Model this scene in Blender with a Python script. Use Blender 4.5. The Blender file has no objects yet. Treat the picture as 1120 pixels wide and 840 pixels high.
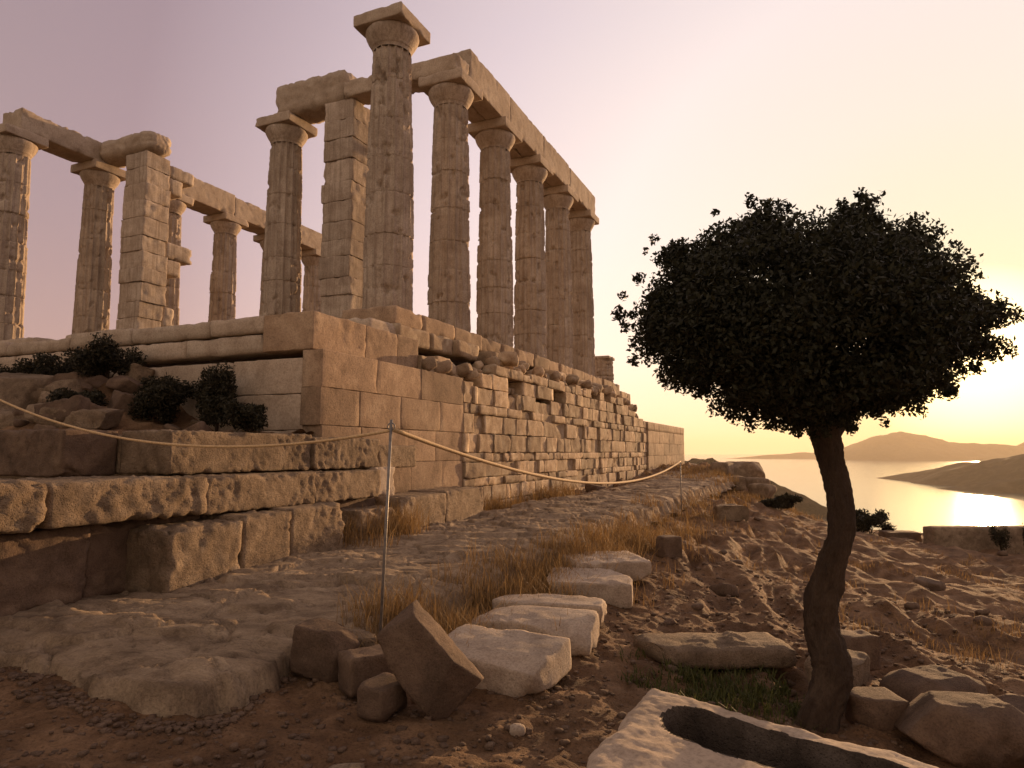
import bpy, math, random
import numpy as np
from mathutils import Vector, Matrix

C = bpy.context.scene.collection
SC = bpy.context.scene
R = math.radians
PI = math.pi

# ------------------------------------------------------------------ camera
EYE = np.array([0.0, 0.0, 1.55])
PITCH = math.atan(74 / 750)
cam = bpy.data.cameras.new('camera')
cam.sensor_width = 36; cam.lens = 36 * 750 / 1120
cam.clip_start = 0.05; cam.clip_end = 60000
camo = bpy.data.objects.new('camera', cam); C.objects.link(camo)
camo.location = EYE; camo.rotation_euler = (PI / 2 + PITCH, 0, 0)
SC.camera = camo

# ------------------------------------------------------------------ sky and sun
SUN_AZ, SUN_EL = R(34.2), R(5.8)              # azimuth to the right of +Y
SDIR = Vector((math.sin(SUN_AZ) * math.cos(SUN_EL), math.cos(SUN_AZ) * math.cos(SUN_EL), math.sin(SUN_EL)))

def srgb(r, g, b, k=1.0):
    f = lambda c: (c / 255 / 12.92 if c / 255 <= .04045 else ((c / 255 + .055) / 1.055) ** 2.4)
    return (f(r) * k, f(g) * k, f(b) * k, 1)

w = bpy.data.worlds.new('World'); SC.world = w; w.use_nodes = True
nt = w.node_tree; nt.nodes.clear()
N = nt.nodes.new; Lk = nt.links.new
out = N('ShaderNodeOutputWorld'); bg = N('ShaderNodeBackground'); Lk(bg.outputs[0], out.inputs[0])
bg.inputs[1].default_value = 0.1
sky = N('ShaderNodeTexSky'); sky.sky_type = 'NISHITA'; sky.sun_disc = False
sky.sun_elevation = SUN_EL; sky.sun_rotation = SUN_AZ; sky.dust_density = 4; sky.ozone_density = 1.0
tc = N('ShaderNodeTexCoord')
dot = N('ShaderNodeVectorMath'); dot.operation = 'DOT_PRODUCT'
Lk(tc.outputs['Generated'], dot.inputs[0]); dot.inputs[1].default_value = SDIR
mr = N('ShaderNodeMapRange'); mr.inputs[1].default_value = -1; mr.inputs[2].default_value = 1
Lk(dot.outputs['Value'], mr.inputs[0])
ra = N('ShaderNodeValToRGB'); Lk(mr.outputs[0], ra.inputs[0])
def ramp(node, stops):
    cr = node.color_ramp
    while len(cr.elements) > 1: cr.elements.remove(cr.elements[-1])
    cr.elements[0].position = stops[0][0]; cr.elements[0].color = stops[0][1]
    for p, c in stops[1:]:
        e = cr.elements.new(p); e.color = c
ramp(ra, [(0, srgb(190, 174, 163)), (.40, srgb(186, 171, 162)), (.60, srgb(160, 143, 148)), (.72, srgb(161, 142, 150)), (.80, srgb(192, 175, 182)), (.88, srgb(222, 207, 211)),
          (.94, srgb(245, 232, 227)), (.975, srgb(237, 227, 215)), (.992, srgb(230, 223, 200)), (.9978, (.80, .74, .54, 1)), (.9995, (1.0, .88, .6, 1)), (1, (2.5, 2.1, 1.2, 1))])
sep = N('ShaderNodeSeparateXYZ'); Lk(tc.outputs['Generated'], sep.inputs[0])
re_ = N('ShaderNodeValToRGB'); Lk(sep.outputs[2], re_.inputs[0])
ramp(re_, [(0, (1.45, 1.15, .72, 1)), (.05, (1.40, 1.14, .84, 1)), (.13, (1.28, 1.12, .98, 1)), (.3, (1.08, 1.02, .99, 1)), (.55, (.92, .90, .92, 1)), (1, (.92, .83, .72, 1))])
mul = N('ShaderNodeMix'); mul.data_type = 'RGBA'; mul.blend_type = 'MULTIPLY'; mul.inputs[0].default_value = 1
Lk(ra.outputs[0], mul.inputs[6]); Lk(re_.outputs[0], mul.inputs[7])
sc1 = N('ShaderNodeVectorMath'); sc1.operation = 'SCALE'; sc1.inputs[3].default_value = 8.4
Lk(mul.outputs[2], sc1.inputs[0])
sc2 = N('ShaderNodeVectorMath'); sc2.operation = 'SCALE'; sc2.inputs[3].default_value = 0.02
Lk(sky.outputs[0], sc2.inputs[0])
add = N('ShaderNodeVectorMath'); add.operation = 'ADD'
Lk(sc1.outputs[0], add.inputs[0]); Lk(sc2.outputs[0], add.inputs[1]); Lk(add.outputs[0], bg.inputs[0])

sun = bpy.data.lights.new('sun', 'SUN'); sun.energy = 5.0; sun.angle = R(0.6); sun.color = (1.0, .60, .29)
suno = bpy.data.objects.new('sun', sun); C.objects.link(suno)
suno.rotation_euler = (-SDIR).to_track_quat('-Z', 'Y').to_euler()
suno.location = (30, 40, 20)

SC.view_settings.view_transform = 'Standard'; SC.view_settings.look = 'None'
SC.view_settings.exposure = 0.45; SC.view_settings.gamma = 1.0
SC.render.engine = 'CYCLES'
SC.cycles.use_denoising = True
SC.cycles.max_bounces = 6; SC.cycles.diffuse_bounces = 3; SC.cycles.glossy_bounces = 2
SC.cycles.transparent_max_bounces = 4; SC.cycles.volume_bounces = 1
SC.cycles.caustics_reflective = False; SC.cycles.caustics_refractive = False

# ------------------------------------------------------------------ numpy noise
_rng = np.random.RandomState(7)
_perm = np.concatenate([_rng.permutation(256)] * 3)
_grad = _rng.normal(size=(256, 3)); _grad /= np.linalg.norm(_grad, axis=1)[:, None]
def perlin(p):
    p = np.asarray(p, float); i = np.floor(p).astype(int); f = p - i; i &= 255
    u = f * f * f * (f * (f * 6 - 15) + 10)
    r = 0
    for a in (0, 1):
        for b in (0, 1):
            for c in (0, 1):
                h = _perm[_perm[_perm[i[:, 0] + a] + i[:, 1] + b] + i[:, 2] + c]
                g = _grad[h]; d = f - np.array([a, b, c])
                wt = (u[:, 0] if a else 1 - u[:, 0]) * (u[:, 1] if b else 1 - u[:, 1]) * (u[:, 2] if c else 1 - u[:, 2])
                r = r + wt * (g * d).sum(1)
    return r * 1.5
def fbm(p, o=4, lac=2.1, g=.5):
    p = np.asarray(p, float); s = 0; a = 1
    for k in range(o):
        s = s + a * perlin(p + 17.3 * k); p = p * lac; a *= g
    return s
def v3(x, y, z=0.0):
    x = np.asarray(x, float); return np.stack([x, np.asarray(y, float) + 0 * x, z + 0 * x], 1)
def sst(a, b, x):
    t = np.clip((x - a) / (b - a), 0, 1); return t * t * (3 - 2 * t)

# ------------------------------------------------------------------ object helpers
def mesh(name, v, f, mat=None, smooth=True):
    me = bpy.data.meshes.new(name)
    v = np.asarray(v, np.float32)
    if isinstance(f, np.ndarray) and f.ndim == 2:
        me.vertices.add(len(v)); me.vertices.foreach_set('co', v.ravel())
        k = f.shape[1]; me.loops.add(f.size); me.loops.foreach_set('vertex_index', f.astype(np.int32).ravel())
        me.polygons.add(len(f)); me.polygons.foreach_set('loop_start', np.arange(0, f.size, k, dtype=np.int32))
        me.update(calc_edges=True)
    else:
        me.from_pydata(v.tolist(), [], [list(map(int, q)) for q in f]); me.update()
    if smooth: me.polygons.foreach_set('use_smooth', np.ones(len(me.polygons), bool))
    if mat: me.materials.append(mat)
    me.validate()
    return me
def tag(o, label=None, cat=None, group=None, kind=None):
    if label: o['label'] = label
    if cat: o['category'] = cat
    if group: o['group'] = group
    if kind: o['kind'] = kind
    return o
def obj(name, v, f, mat, parent=None, loc=(0, 0, 0), rz=0, smooth=True):
    o = bpy.data.objects.new(name, mesh(name, v, f, mat, smooth)); C.objects.link(o)
    o.location = loc; o.rotation_euler = (0, 0, rz)
    if parent: o.parent = parent
    return o
def thing(name, label, cat, loc, rz=0, group=None):
    o = bpy.data.objects.new(name, None); C.objects.link(o); o.empty_display_size = .2
    o.location = loc; o.rotation_euler = (0, 0, rz)
    return tag(o, label, cat, group)
def join(parts):
    V = []; F = []; n = 0
    for v, f in parts:
        V.append(v); F.append(f + n); n += len(v)
    return np.concatenate(V), np.concatenate(F)
def grid_faces(nu, nv, wrap=False):
    i, j = np.meshgrid(np.arange(nu - 1), np.arange(nv if wrap else nv - 1), indexing='ij')
    j2 = (j + 1) % nv
    return np.stack([(i * nv + j).ravel(), (i * nv + j2).ravel(), ((i + 1) * nv + j2).ravel(), ((i + 1) * nv + j).ravel()], 1)

_cube = {}
def cube_shell(nx, ny, nz):
    """unit cube surface [-1,1]^3, welded quads facing outwards"""
    key = (nx, ny, nz)
    if key in _cube: return _cube[key]
    idx = {}; V = []; F = []
    n = (nx, ny, nz)
    def vid(c):
        if c not in idx: idx[c] = len(V); V.append([2 * c[k] / n[k] - 1 for k in range(3)])
        return idx[c]
    for ax in range(3):
        a, b = (ax + 1) % 3, (ax + 2) % 3
        for side in (0, n[ax]):
            for i in range(n[a]):
                for j in range(n[b]):
                    q = []
                    for di, dj in ((0, 0), (1, 0), (1, 1), (0, 1)):
                        c = [0, 0, 0]; c[ax] = side; c[a] = i + di; c[b] = j + dj; q.append(vid(tuple(c)))
                    F.append(q if side else q[::-1])
    _cube[key] = (np.array(V, float), np.array(F))
    return _cube[key]
def stone(size, r=.03, seg=.06, amp=.012, freq=6, cuts=0, seed=0, chip=.04, maxn=26, taper=0, big=0):
    """a block or boulder, centred on the origin: rounded box, chipped edges, noisy faces"""
    rs = np.random.RandomState(seed + 11); off = rs.uniform(0, 90, 3)
    h = np.array(size, float) / 2
    n = [int(max(3, min(maxn, round(s / seg)))) for s in size]
    v, f = cube_shell(*n)
    p = np.empty_like(v)
    for a_ in range(3):      # rows crowd towards the edges so that flat faces stay flat and edges stay crisp
        g_ = np.linspace(-h[a_], h[a_], n[a_] + 1); e_ = min(r * 1.6 + .004, h[a_] * .5)
        if n[a_] >= 4: g_[1:-1] = np.linspace(-(h[a_] - e_), h[a_] - e_, n[a_] - 1)
        p[:, a_] = g_[np.round((v[:, a_] + 1) / 2 * n[a_]).astype(int)]
    if big: 
        q = p / h.max() * 1.1 + off
        p = p + big * h * np.stack([fbm(q, 2), fbm(q + 31, 2), fbm(q + 57, 2)], 1)
    nz = fbm(p * 3.2 + off, 3)
    rr = np.clip(r + chip * np.clip(nz - .15, 0, 1)[:, None] * 2.6, .002, h.min() * .95)
    hb = h * (1 + (big or 0) * 0)
    inner = np.clip(p, -(hb - rr), hb - rr)
    d = p - inner; ln = np.linalg.norm(d, axis=1)[:, None] + 1e-9
    nrm = d / ln
    core = np.abs(d).max(1)[:, None] > 1e-6
    p = np.where(core, inner + nrm * np.minimum(ln, rr), p)
    for c in range(cuts):
        nn = rs.normal(size=3); nn /= np.linalg.norm(nn)
        ext = np.abs(nn * h).sum() * rs.uniform(.55, .82)
        dd = p @ nn - ext
        p = p - np.clip(dd, 0, None)[:, None] * nn * .93
    if taper: p[:, :2] *= (1 - taper * (p[:, 2:3] / h[2] + 1) / 2)
    p = p + nrm * (amp * fbm(p * freq + off, 4) * (.3 + 1.1 * sst(-.35, .45, fbm(p * 1.6 + off + 5, 2))))[:, None]
    return p, f
def rot(p, rx=0, ry=0, rz=0):
    M = np.array(Matrix.Rotation(rz, 3, 'Z') @ Matrix.Rotation(ry, 3, 'Y') @ Matrix.Rotation(rx, 3, 'X'))
    return p @ M.T
def smpath(pts, n):
    """Catmull-Rom through the points"""
    pts = np.array(pts, float); P = np.vstack([2 * pts[0] - pts[1], pts, 2 * pts[-1] - pts[-2]])
    out = []
    m = len(pts) - 1
    for t in np.linspace(0, m, n):
        i = min(int(t), m - 1); u = t - i
        a, b, c, d = P[i:i + 4]
        out.append(.5 * (2 * b + (c - a) * u + (2 * a - 5 * b + 4 * c - d) * u * u + (3 * b - a - 3 * c + d) * u ** 3))
    return np.array(out)
def tube(pts, rad, seg=8, cap=True, rn=0, seed=0):
    pts = np.array(pts, float); n = len(pts); rad = np.broadcast_to(np.asarray(rad, float), (n,))
    t = np.gradient(pts, axis=0); t /= np.linalg.norm(t, axis=1)[:, None]
    ref = np.eye(3)[int(np.argmin(np.abs(t[0])))]
    u = np.zeros((n, 3)); u[0] = np.cross(t[0], ref)
    for k in range(1, n): u[k] = u[k - 1]
    for k in range(n):
        if k: u[k] = u[k - 1] - t[k] * (u[k - 1] @ t[k])
        u[k] /= np.linalg.norm(u[k])
    ww = np.cross(t, u)
    a = np.arange(seg) * 2 * PI / seg
    rr = rad[:, None] * np.ones(seg)
    if rn:
        q = pts[:, None, :] * 3 + (np.cos(a)[None, :, None] * u[:, None, :] + np.sin(a)[None, :, None] * ww[:, None, :]) * rad[:, None, None] * 6 + seed
        rr = rr * (1 + rn * fbm(q.reshape(-1, 3), 4).reshape(n, seg))
        if seg >= 32:
            ii, aa = np.meshgrid(np.arange(n), a, indexing='ij')
            q = np.stack([np.cos(aa) * 3.2, np.sin(aa) * 3.2, ii * .13], 2).reshape(-1, 3); rr = rr * (1 + .13 * fbm(q, 4).reshape(n, seg)) * (1 + .5 * np.exp(-ii / 7.0) * (.6 + .8 * np.cos(aa * 5 + 1)))
    v = pts[:, None, :] + rr[:, :, None] * (np.cos(a)[None, :, None] * u[:, None, :] + np.sin(a)[None, :, None] * ww[:, None, :])
    v = v.reshape(-1, 3); f = grid_faces(n, seg, True)
    if cap:
        v = np.vstack([v, pts[0], pts[-1]]); k = n * seg
        j = np.arange(seg); j2 = (j + 1) % seg
        f = np.vstack([f, np.stack([j2, j, k + 0 * j, k + 0 * j], 1), np.stack([(n - 1) * seg + j, (n - 1) * seg + j2, k + 1 + 0 * j, k + 1 + 0 * j], 1)])
        f = [list(dict.fromkeys(q)) for q in f.tolist()]
        return v, f
    return v, f

# ------------------------------------------------------------------ materials
def node_mat(name):
    m = bpy.data.materials.new(name); m.use_nodes = True; t = m.node_tree; t.nodes.clear()
    o = t.nodes.new('ShaderNodeOutputMaterial'); b = t.nodes.new('ShaderNodeBsdfPrincipled')
    t.links.new(b.outputs[0], o.inputs[0]); return m, t, b
def stone_mat(name, c1, c2, c3, dark, scale=1.0, bump=.5, streak=0, pits=.5, island=.25, lichen=0, stretch=(1, 1, 1), world=False, bdist=.02):
    m, t, b = node_mat(name); Nn = t.nodes.new; L = t.links.new
    tcn = Nn('ShaderNodeTexCoord')
    if world: src = Nn('ShaderNodeNewGeometry').outputs['Position']
    else:
        oi = Nn('ShaderNodeObjectInfo'); ml = Nn('ShaderNodeMath'); ml.operation = 'MULTIPLY'; ml.inputs[1].default_value = 40
        L(oi.outputs['Random'], ml.inputs[0])
        ad = Nn('ShaderNodeVectorMath'); ad.operation = 'ADD'; L(tcn.outputs['Object'], ad.inputs[0]); L(ml.outputs[0], ad.inputs[1]); src = ad.outputs[0]
    mp = Nn('ShaderNodeMapping'); mp.inputs['Scale'].default_value = stretch; L(src, mp.inputs[0]); P = mp.outputs[0]
    def noise(sc, det=6, rough=.6, vec=P, dist=0):
        n = Nn('ShaderNodeTexNoise'); n.inputs['Scale'].default_value = sc * scale; n.inputs['Detail'].default_value = det
        n.inputs['Roughness'].default_value = rough; n.inputs['Distortion'].default_value = dist; L(vec, n.inputs['Vector']); return n.outputs[0]
    def rmp(x, stops):
        r = Nn('ShaderNodeValToRGB'); ramp(r, stops); L(x, r.inputs[0]); return r.outputs[0]
    def mix(a, bb, fac, mode='MIX'):
        x = Nn('ShaderNodeMix'); x.data_type = 'RGBA'; x.blend_type = mode
        for s, val in ((0, fac), (6, a), (7, bb)):
            if hasattr(val, 'links') or hasattr(val, 'is_linked'): L(val, x.inputs[s])
            else: x.inputs[s].default_value = val
        return x.outputs[2]
    g = lambda k: (k, k, k, 1)
    base = rmp(noise(1.7, 8, .62, dist=.4), [(.3, c1), (.5, c2), (.68, c3)])
    base = mix(base, dark, rmp(noise(4.3, 9, .7), [(.52, g(0)), (.75, g(.6))]))
    if streak:
        ms = Nn('ShaderNodeMapping'); ms.inputs['Scale'].default_value = (15, 15, .5); L(src, ms.inputs[0])
        base = mix(base, dark, rmp(noise(1, 5, .6, ms.outputs[0]), [(.46, g(0)), (.66, g(streak))]))
    if lichen:
        base = mix(base, (.42, .33, .2, 1), rmp(noise(9, 6, .7), [(.56, g(0)), (.66, g(lichen))]))
    base = mix(base, rmp(noise(38, 4, .7), [(.25, g(.62)), (.5, g(1)), (.8, g(1.25))]), 1.0, 'MULTIPLY')
    if island:
        gi = Nn('ShaderNodeNewGeometry')
        base = mix(base, rmp(gi.outputs['Random Per Island'], [(0, g(1 - island)), (1, g(1 + island * .6))]), 1.0, 'MULTIPLY')
    vo = Nn('ShaderNodeTexVoronoi'); vo.inputs['Scale'].default_value = 26 * scale; L(P, vo.inputs[0])
    pit = rmp(vo.outputs['Distance'], [(.05, g(0)), (.35, g(1))])
    h1 = noise(11, 10, .72)
    ma = Nn('ShaderNodeMath'); ma.operation = 'MULTIPLY_ADD'; L(pit, ma.inputs[0]); ma.inputs[1].default_value = .35 * pits; L(h1, ma.inputs[2])
    bu = Nn('ShaderNodeBump'); bu.inputs['Strength'].default_value = bump; bu.inputs['Distance'].default_value = bdist
    L(ma.outputs[0], bu.inputs['Height']); L(bu.outputs[0], b.inputs['Normal'])
    if pits: base = mix(base, mix(g(.55), g(1), pit), pits * .6, 'MULTIPLY')
    L(base, b.inputs['Base Color']); b.inputs['Roughness'].default_value = .9
    b.inputs['Specular IOR Level'].default_value = .2
    return m
def flat_mat(name, col, rough=.8, var=.3, scale=8, metal=0, trans=0, bump=.3):
    m, t, b = node_mat(name); Nn = t.nodes.new; L = t.links.new
    tcn = Nn('ShaderNodeTexCoord'); n = Nn('ShaderNodeTexNoise'); n.inputs['Scale'].default_value = scale; n.inputs['Detail'].default_value = 6
    L(tcn.outputs['Object'], n.inputs[0]); r = Nn('ShaderNodeValToRGB')
    ramp(r, [(.25, tuple(c * (1 - var) for c in col[:3]) + (1,)), (.75, tuple(c * (1 + var) for c in col[:3]) + (1,))])
    L(n.outputs[0], r.inputs[0]); L(r.outputs[0], b.inputs['Base Color'])
    bu = Nn('ShaderNodeBump'); bu.inputs['Strength'].default_value = bump; bu.inputs['Distance'].default_value = .01
    L(n.outputs[0], bu.inputs['Height']); L(bu.outputs[0], b.inputs['Normal'])
    b.inputs['Roughness'].default_value = rough; b.inputs['Metallic'].default_value = metal
    return m
def leaf_mat(name, col, col2, trans=.25):
    m, t, b = node_mat(name); Nn = t.nodes.new; L = t.links.new
    gi = Nn('ShaderNodeNewGeometry'); r = Nn('ShaderNodeValToRGB'); ramp(r, [(0, col), (1, col2)])
    L(gi.outputs['Random Per Island'], r.inputs[0]); L(r.outputs[0], b.inputs['Base Color']); b.inputs['Roughness'].default_value = .65
    b.inputs['Specular IOR Level'].default_value = .25
    tr = Nn('ShaderNodeBsdfTranslucent'); L(r.outputs[0], tr.inputs[0])
    mx = Nn('ShaderNodeMixShader'); mx.inputs[0].default_value = trans
    L(b.outputs[0], mx.inputs[1]); L(tr.outputs[0], mx.inputs[2]); L(mx.outputs[0], t.nodes['Material Output'].inputs[0])
    return m
M = {}
M['marble'] = stone_mat('weathered_marble', (.36, .28, .215, 1), (.46, .37, .29, 1), (.56, .465, .375, 1), (.20, .14, .10, 1), .9, .55, streak=.5, pits=.3, island=.12)
M['marble_beam'] = stone_mat('weathered_marble_beam', (.35, .27, .20, 1), (.45, .355, .27, 1), (.53, .435, .34, 1), (.2, .14, .095, 1), 1.0, .5, pits=.4, island=.1)
M['ashlar'] = stone_mat('ashlar_stone', (.23, .155, .10, 1), (.34, .235, .155, 1), (.45, .33, .225, 1), (.11, .07, .045, 1), 1.0, .6, pits=.6, island=.28)
M['rubble'] = stone_mat('rubble_stone', (.30, .20, .125, 1), (.45, .33, .22, 1), (.62, .50, .36, 1), (.13, .085, .055, 1), 2.0, .8, pits=.7, island=.4)
M['step'] = stone_mat('poros_step_stone', (.19, .135, .09, 1), (.29, .21, .14, 1), (.41, .31, .215, 1), (.05, .036, .028, 1), 2.4, 1.0, pits=1.0, island=.15, bdist=.04)
M['slab'] = stone_mat('pale_slab_stone', (.34, .27, .21, 1), (.45, .36, .28, 1), (.52, .43, .34, 1), (.17, .12, .09, 1), 1.6, .8, pits=.5, island=0)
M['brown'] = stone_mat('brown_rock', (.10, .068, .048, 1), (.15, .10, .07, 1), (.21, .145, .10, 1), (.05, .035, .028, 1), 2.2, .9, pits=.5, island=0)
M['pathrock'] = stone_mat('bedrock_path', (.15, .105, .07, 1), (.33, .245, .165, 1), (.46, .35, .24, 1), (.085, .05, .034, 1), 1.5, 1.0, pits=.4, island=0, world=True, stretch=(1, 2.0, 1), bdist=.035)
M['soil'] = stone_mat('stony_soil', (.10, .056, .030, 1), (.185, .107, .057, 1), (.32, .20, .115, 1), (.05, .033, .024, 1), 1.5, 1.0, pits=.8, island=0, world=True, bdist=.04)
M['hill'] = stone_mat('far_hillside', (.035, .026, .016, 1), (.06, .043, .025, 1), (.10, .072, .045, 1), (.018, .018, .01, 1), .03, .8, pits=0, island=0, world=True, bdist=3)
M['core'] = flat_mat('packed_earth', (.12, .08, .055), .95, .4, 5)
M['metal'] = flat_mat('grey_steel_stake', (.23, .21, .2), .55, .3, 30, .6)
M['rope'] = flat_mat('tan_rope', (.55, .38, .2), .8, .3, 60)
M['bark'] = stone_mat('dark_bark', (.055, .038, .027, 1), (.09, .062, .044, 1), (.14, .10, .07, 1), (.03, .02, .015, 1), 3.5, 1.0, pits=.3, island=0, stretch=(1, 1, .3), bdist=.05)
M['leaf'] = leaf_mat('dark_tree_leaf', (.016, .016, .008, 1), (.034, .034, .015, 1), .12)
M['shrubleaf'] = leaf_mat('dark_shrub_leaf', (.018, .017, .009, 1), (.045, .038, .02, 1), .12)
M['dry'] = leaf_mat('dry_grass_blade', (.19, .11, .042, 1), (.38, .245, .105, 1), .3)
M['green'] = leaf_mat('green_grass_blade', (.05, .06, .015, 1), (.11, .11, .03, 1), .3)

# ------------------------------------------------------------------ temple frame
YAW = R(23.5)
T0 = np.array([-2.47, 13.41, 4.26]); TX = np.array([math.sin(YAW), math.cos(YAW), 0]); TY = np.array([-math.cos(YAW), math.sin(YAW), 0])
TR = PI / 2 - YAW
def TP(x, y, z=0): return T0 + TX * x + TY * y + np.array([0, 0, z])
def temple_xy(x, y):
    dx, dy = x - T0[0], y - T0[1]
    return dx * TX[0] + dy * TX[1], dx * TY[0] + dy * TY[1]

# ------------------------------------------------------------------ ground
def zpath(y): return np.interp(y, [2.5, 3.8, 6, 10, 17, 26, 38, 45], [.15, .20, .38, .5, .55, .68, .8, .8])
CP = np.array([(0, 2, 0), (-3, 2, .05), (-7, 3, .15), (-3, 3.0, .06), (-1, 3.9, .04), (-1.8, 3.5, .03), (-3.2, 4.0, .08), (-1.1, 4.2, .03), (-.3, 5, .04), (.3, 6, .1), (1, 5, -.03), (2, 4.2, -.15), (3.5, 4, -.25), (6, 5, -.5), (4.6, 7, -.42),
  (2, 8, .05), (1, 10, .3), (3, 12, .15), (6, 12, -.5), (9, 14, -.85), (3.5, 18, .4), (6, 17, .0), (7.6, 19, -.4), (11, 21, -1.0), (16, 22, -1.2), (25, 22, -1.6), (20, 10, -1.6), (30, 10, -2.5), (12, 6, -1.1),
  (6.5, 25, .5), (9.2, 30, .95), (10.7, 30, -.1), (11.9, 30, -1.3), (10.5, 25.5, -.85), (9.3, 22.5, -.45), (13, 28, -1.7), (7, 34, .8), (-2, 8, .3), (-6, 6, .2), (-6, 9, .35), (-2, 13, .4), (0, 20, .5), (3, 30, .6), (-10, 15, .4), (-15, 5, .2), (-20, 25, .5), (-10, 35, .5), (0, 42, .5), (0, -5, 0), (10, -5, -.6), (-10, -5, 0.1), (20, -10, -1.5), (-20, -15, 0)], float)
def _tps():
    d = np.linalg.norm(CP[:, None, :2] - CP[None, :, :2], axis=2); K = d + np.eye(len(CP)) * .08
    return np.linalg.solve(K, CP[:, 2])
_w = _tps()
def ground_base(x, y):
    z = np.zeros(len(x))
    for (cx, cy, _), ww in zip(CP, _w): z += ww * np.hypot(x - cx, y - cy)
    return z
def ground(x, y):
    x = np.atleast_1d(np.asarray(x, float)); y = np.atleast_1d(np.asarray(y, float))
    z = ground_base(x, y)
    # sloping rock strata on the right-hand hillside
    wgt = sst(.8, 2.6, x - .02 * y) * sst(3.2, 5.5, y)
    u = x * .985 - y * .17 + .9 * fbm(v3(x * .22, y * .22, 3.1), 3)
    s = (u * 1.25) % 1.0; saw = np.where(s < .78, s / .78, (1 - s) / .22) - .5
    s2 = (u * 3.3 + .3) % 1.0; saw2 = np.where(s2 < .7, s2 / .7, (1 - s2) / .3) - .5
    brk = .35 + .9 * sst(-.2, .4, fbm(v3(x * .5, y * .5, 8), 3))
    z = z + wgt * brk * (.17 * saw + .07 * saw2)
    z = z + .10 * fbm(v3(x * .6, y * .6), 4) * (.35 + wgt * .9) + .035 * fbm(v3(x * 3, y * 3, 5), 4) + .018 * fbm(v3(x * 11, y * 11, 9), 3)
    # cliff to the sea
    crest = np.interp(x, [-60, 4, 8, 11, 14, 30, 60], [60, 44, 36, 31, 26, 26, 22]) + 1.2 * fbm(v3(x * .3, 0 * x, 2), 3)
    over = np.clip(y - crest, 0, None) + np.clip(np.abs(x) - 48, 0, None) + np.clip(-25 - y, 0, None)
    z = z - over * 1.3 * (1 + .3 * fbm(v3(x * .1, y * .1, 6), 3))
    return np.maximum(z, -63)
def gz(x, y): return float(ground(x, y)[0])
ys = np.concatenate([np.linspace(-110, -3, 20), np.linspace(-2.5, 2, 12), 2.03 * np.exp(np.linspace(0, math.log(34 / 2.03), 420)), np.linspace(34.5, 110, 60)])
th = np.linspace(-1, 1, 560); xs = 2.0 + 1.3 * np.sinh(th * math.asinh(105 / 1.3))
xs = np.where(np.abs(xs) > 0, xs, xs)
YY, XX = np.meshgrid(ys, xs, indexing='ij')
zz = ground(XX.ravel(), YY.ravel())
tag(obj('ground', np.stack([XX.ravel(), YY.ravel(), zz], 1), grid_faces(len(ys), len(xs))[:, ::-1], M['soil']), kind='structure')

# bedrock path beside the temple wall
def poly_sd(P, x, y):
    P = np.array(P); n = len(P); d = np.full(len(x), 1e9); ins = np.zeros(len(x), bool)
    for i in range(n):
        a, b = P[i], P[(i + 1) % n]; e = b - a
        t = np.clip(((x - a[0]) * e[0] + (y - a[1]) * e[1]) / (e @ e), 0, 1)
        d = np.minimum(d, np.hypot(x - a[0] - t * e[0], y - a[1] - t * e[1]))
        c = ((a[1] > y) != (b[1] > y)); xi = a[0] + (y - a[1]) / (e[1] if abs(e[1]) > 1e-9 else 1e-9) * e[0]
        ins ^= c & (x < xi)
    return np.where(ins, d, -d)
PATH = [(-4.73, 5.36), (-3.49, 4.82), (-2.91, 4.51), (-2.49, 4.29), (-2.13, 4.14), (-1.81, 4.08), (-1.64, 4.26), (-1.57, 4.64), (-1.44, 4.95), (-1.07, 5.18), (-0.87, 5.58), (-0.49, 6.28), (0.0, 7.21), (0.53, 8.11), (0.92, 8.76), (1.35, 10.28), (2.34, 12.69), (3.87, 16.29), (7.91, 24.92), (11.5, 43), (9.5, 43), (3.98, 21.54), (0.83, 15.7), (-1.5, 10.0), (-3.0, 8.4), (-4.5, 7.0), (-7.5, 7.0), (-9.5, 6)]
def cells(x, y, sx, sy, seed):
    u = x / sx + .25 * fbm(v3(x * 1.7, y * 1.7, seed), 3); w2 = y / sy + .25 * fbm(v3(x * 1.7, y * 1.7, seed + 9), 3)
    iu, iv = np.floor(u).astype(int), np.floor(w2).astype(int); f1 = np.full(len(u), 9.); f2 = f1.copy(); hid = np.zeros(len(u), int)
    for a in (-1, 0, 1):
        for b2 in (-1, 0, 1):
            h = _perm[(_perm[(iu + a) & 255] + iv + b2) & 255]; jx = _perm[h] / 255.; jy = _perm[h + 77] / 255.
            d = np.hypot(iu + a + jx - u, iv + b2 + jy - w2); nw = d < f1
            f2 = np.where(nw, f1, np.minimum(f2, d)); hid = np.where(nw, h, hid); f1 = np.where(nw, d, f1)
    return f2 - f1, hid
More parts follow.
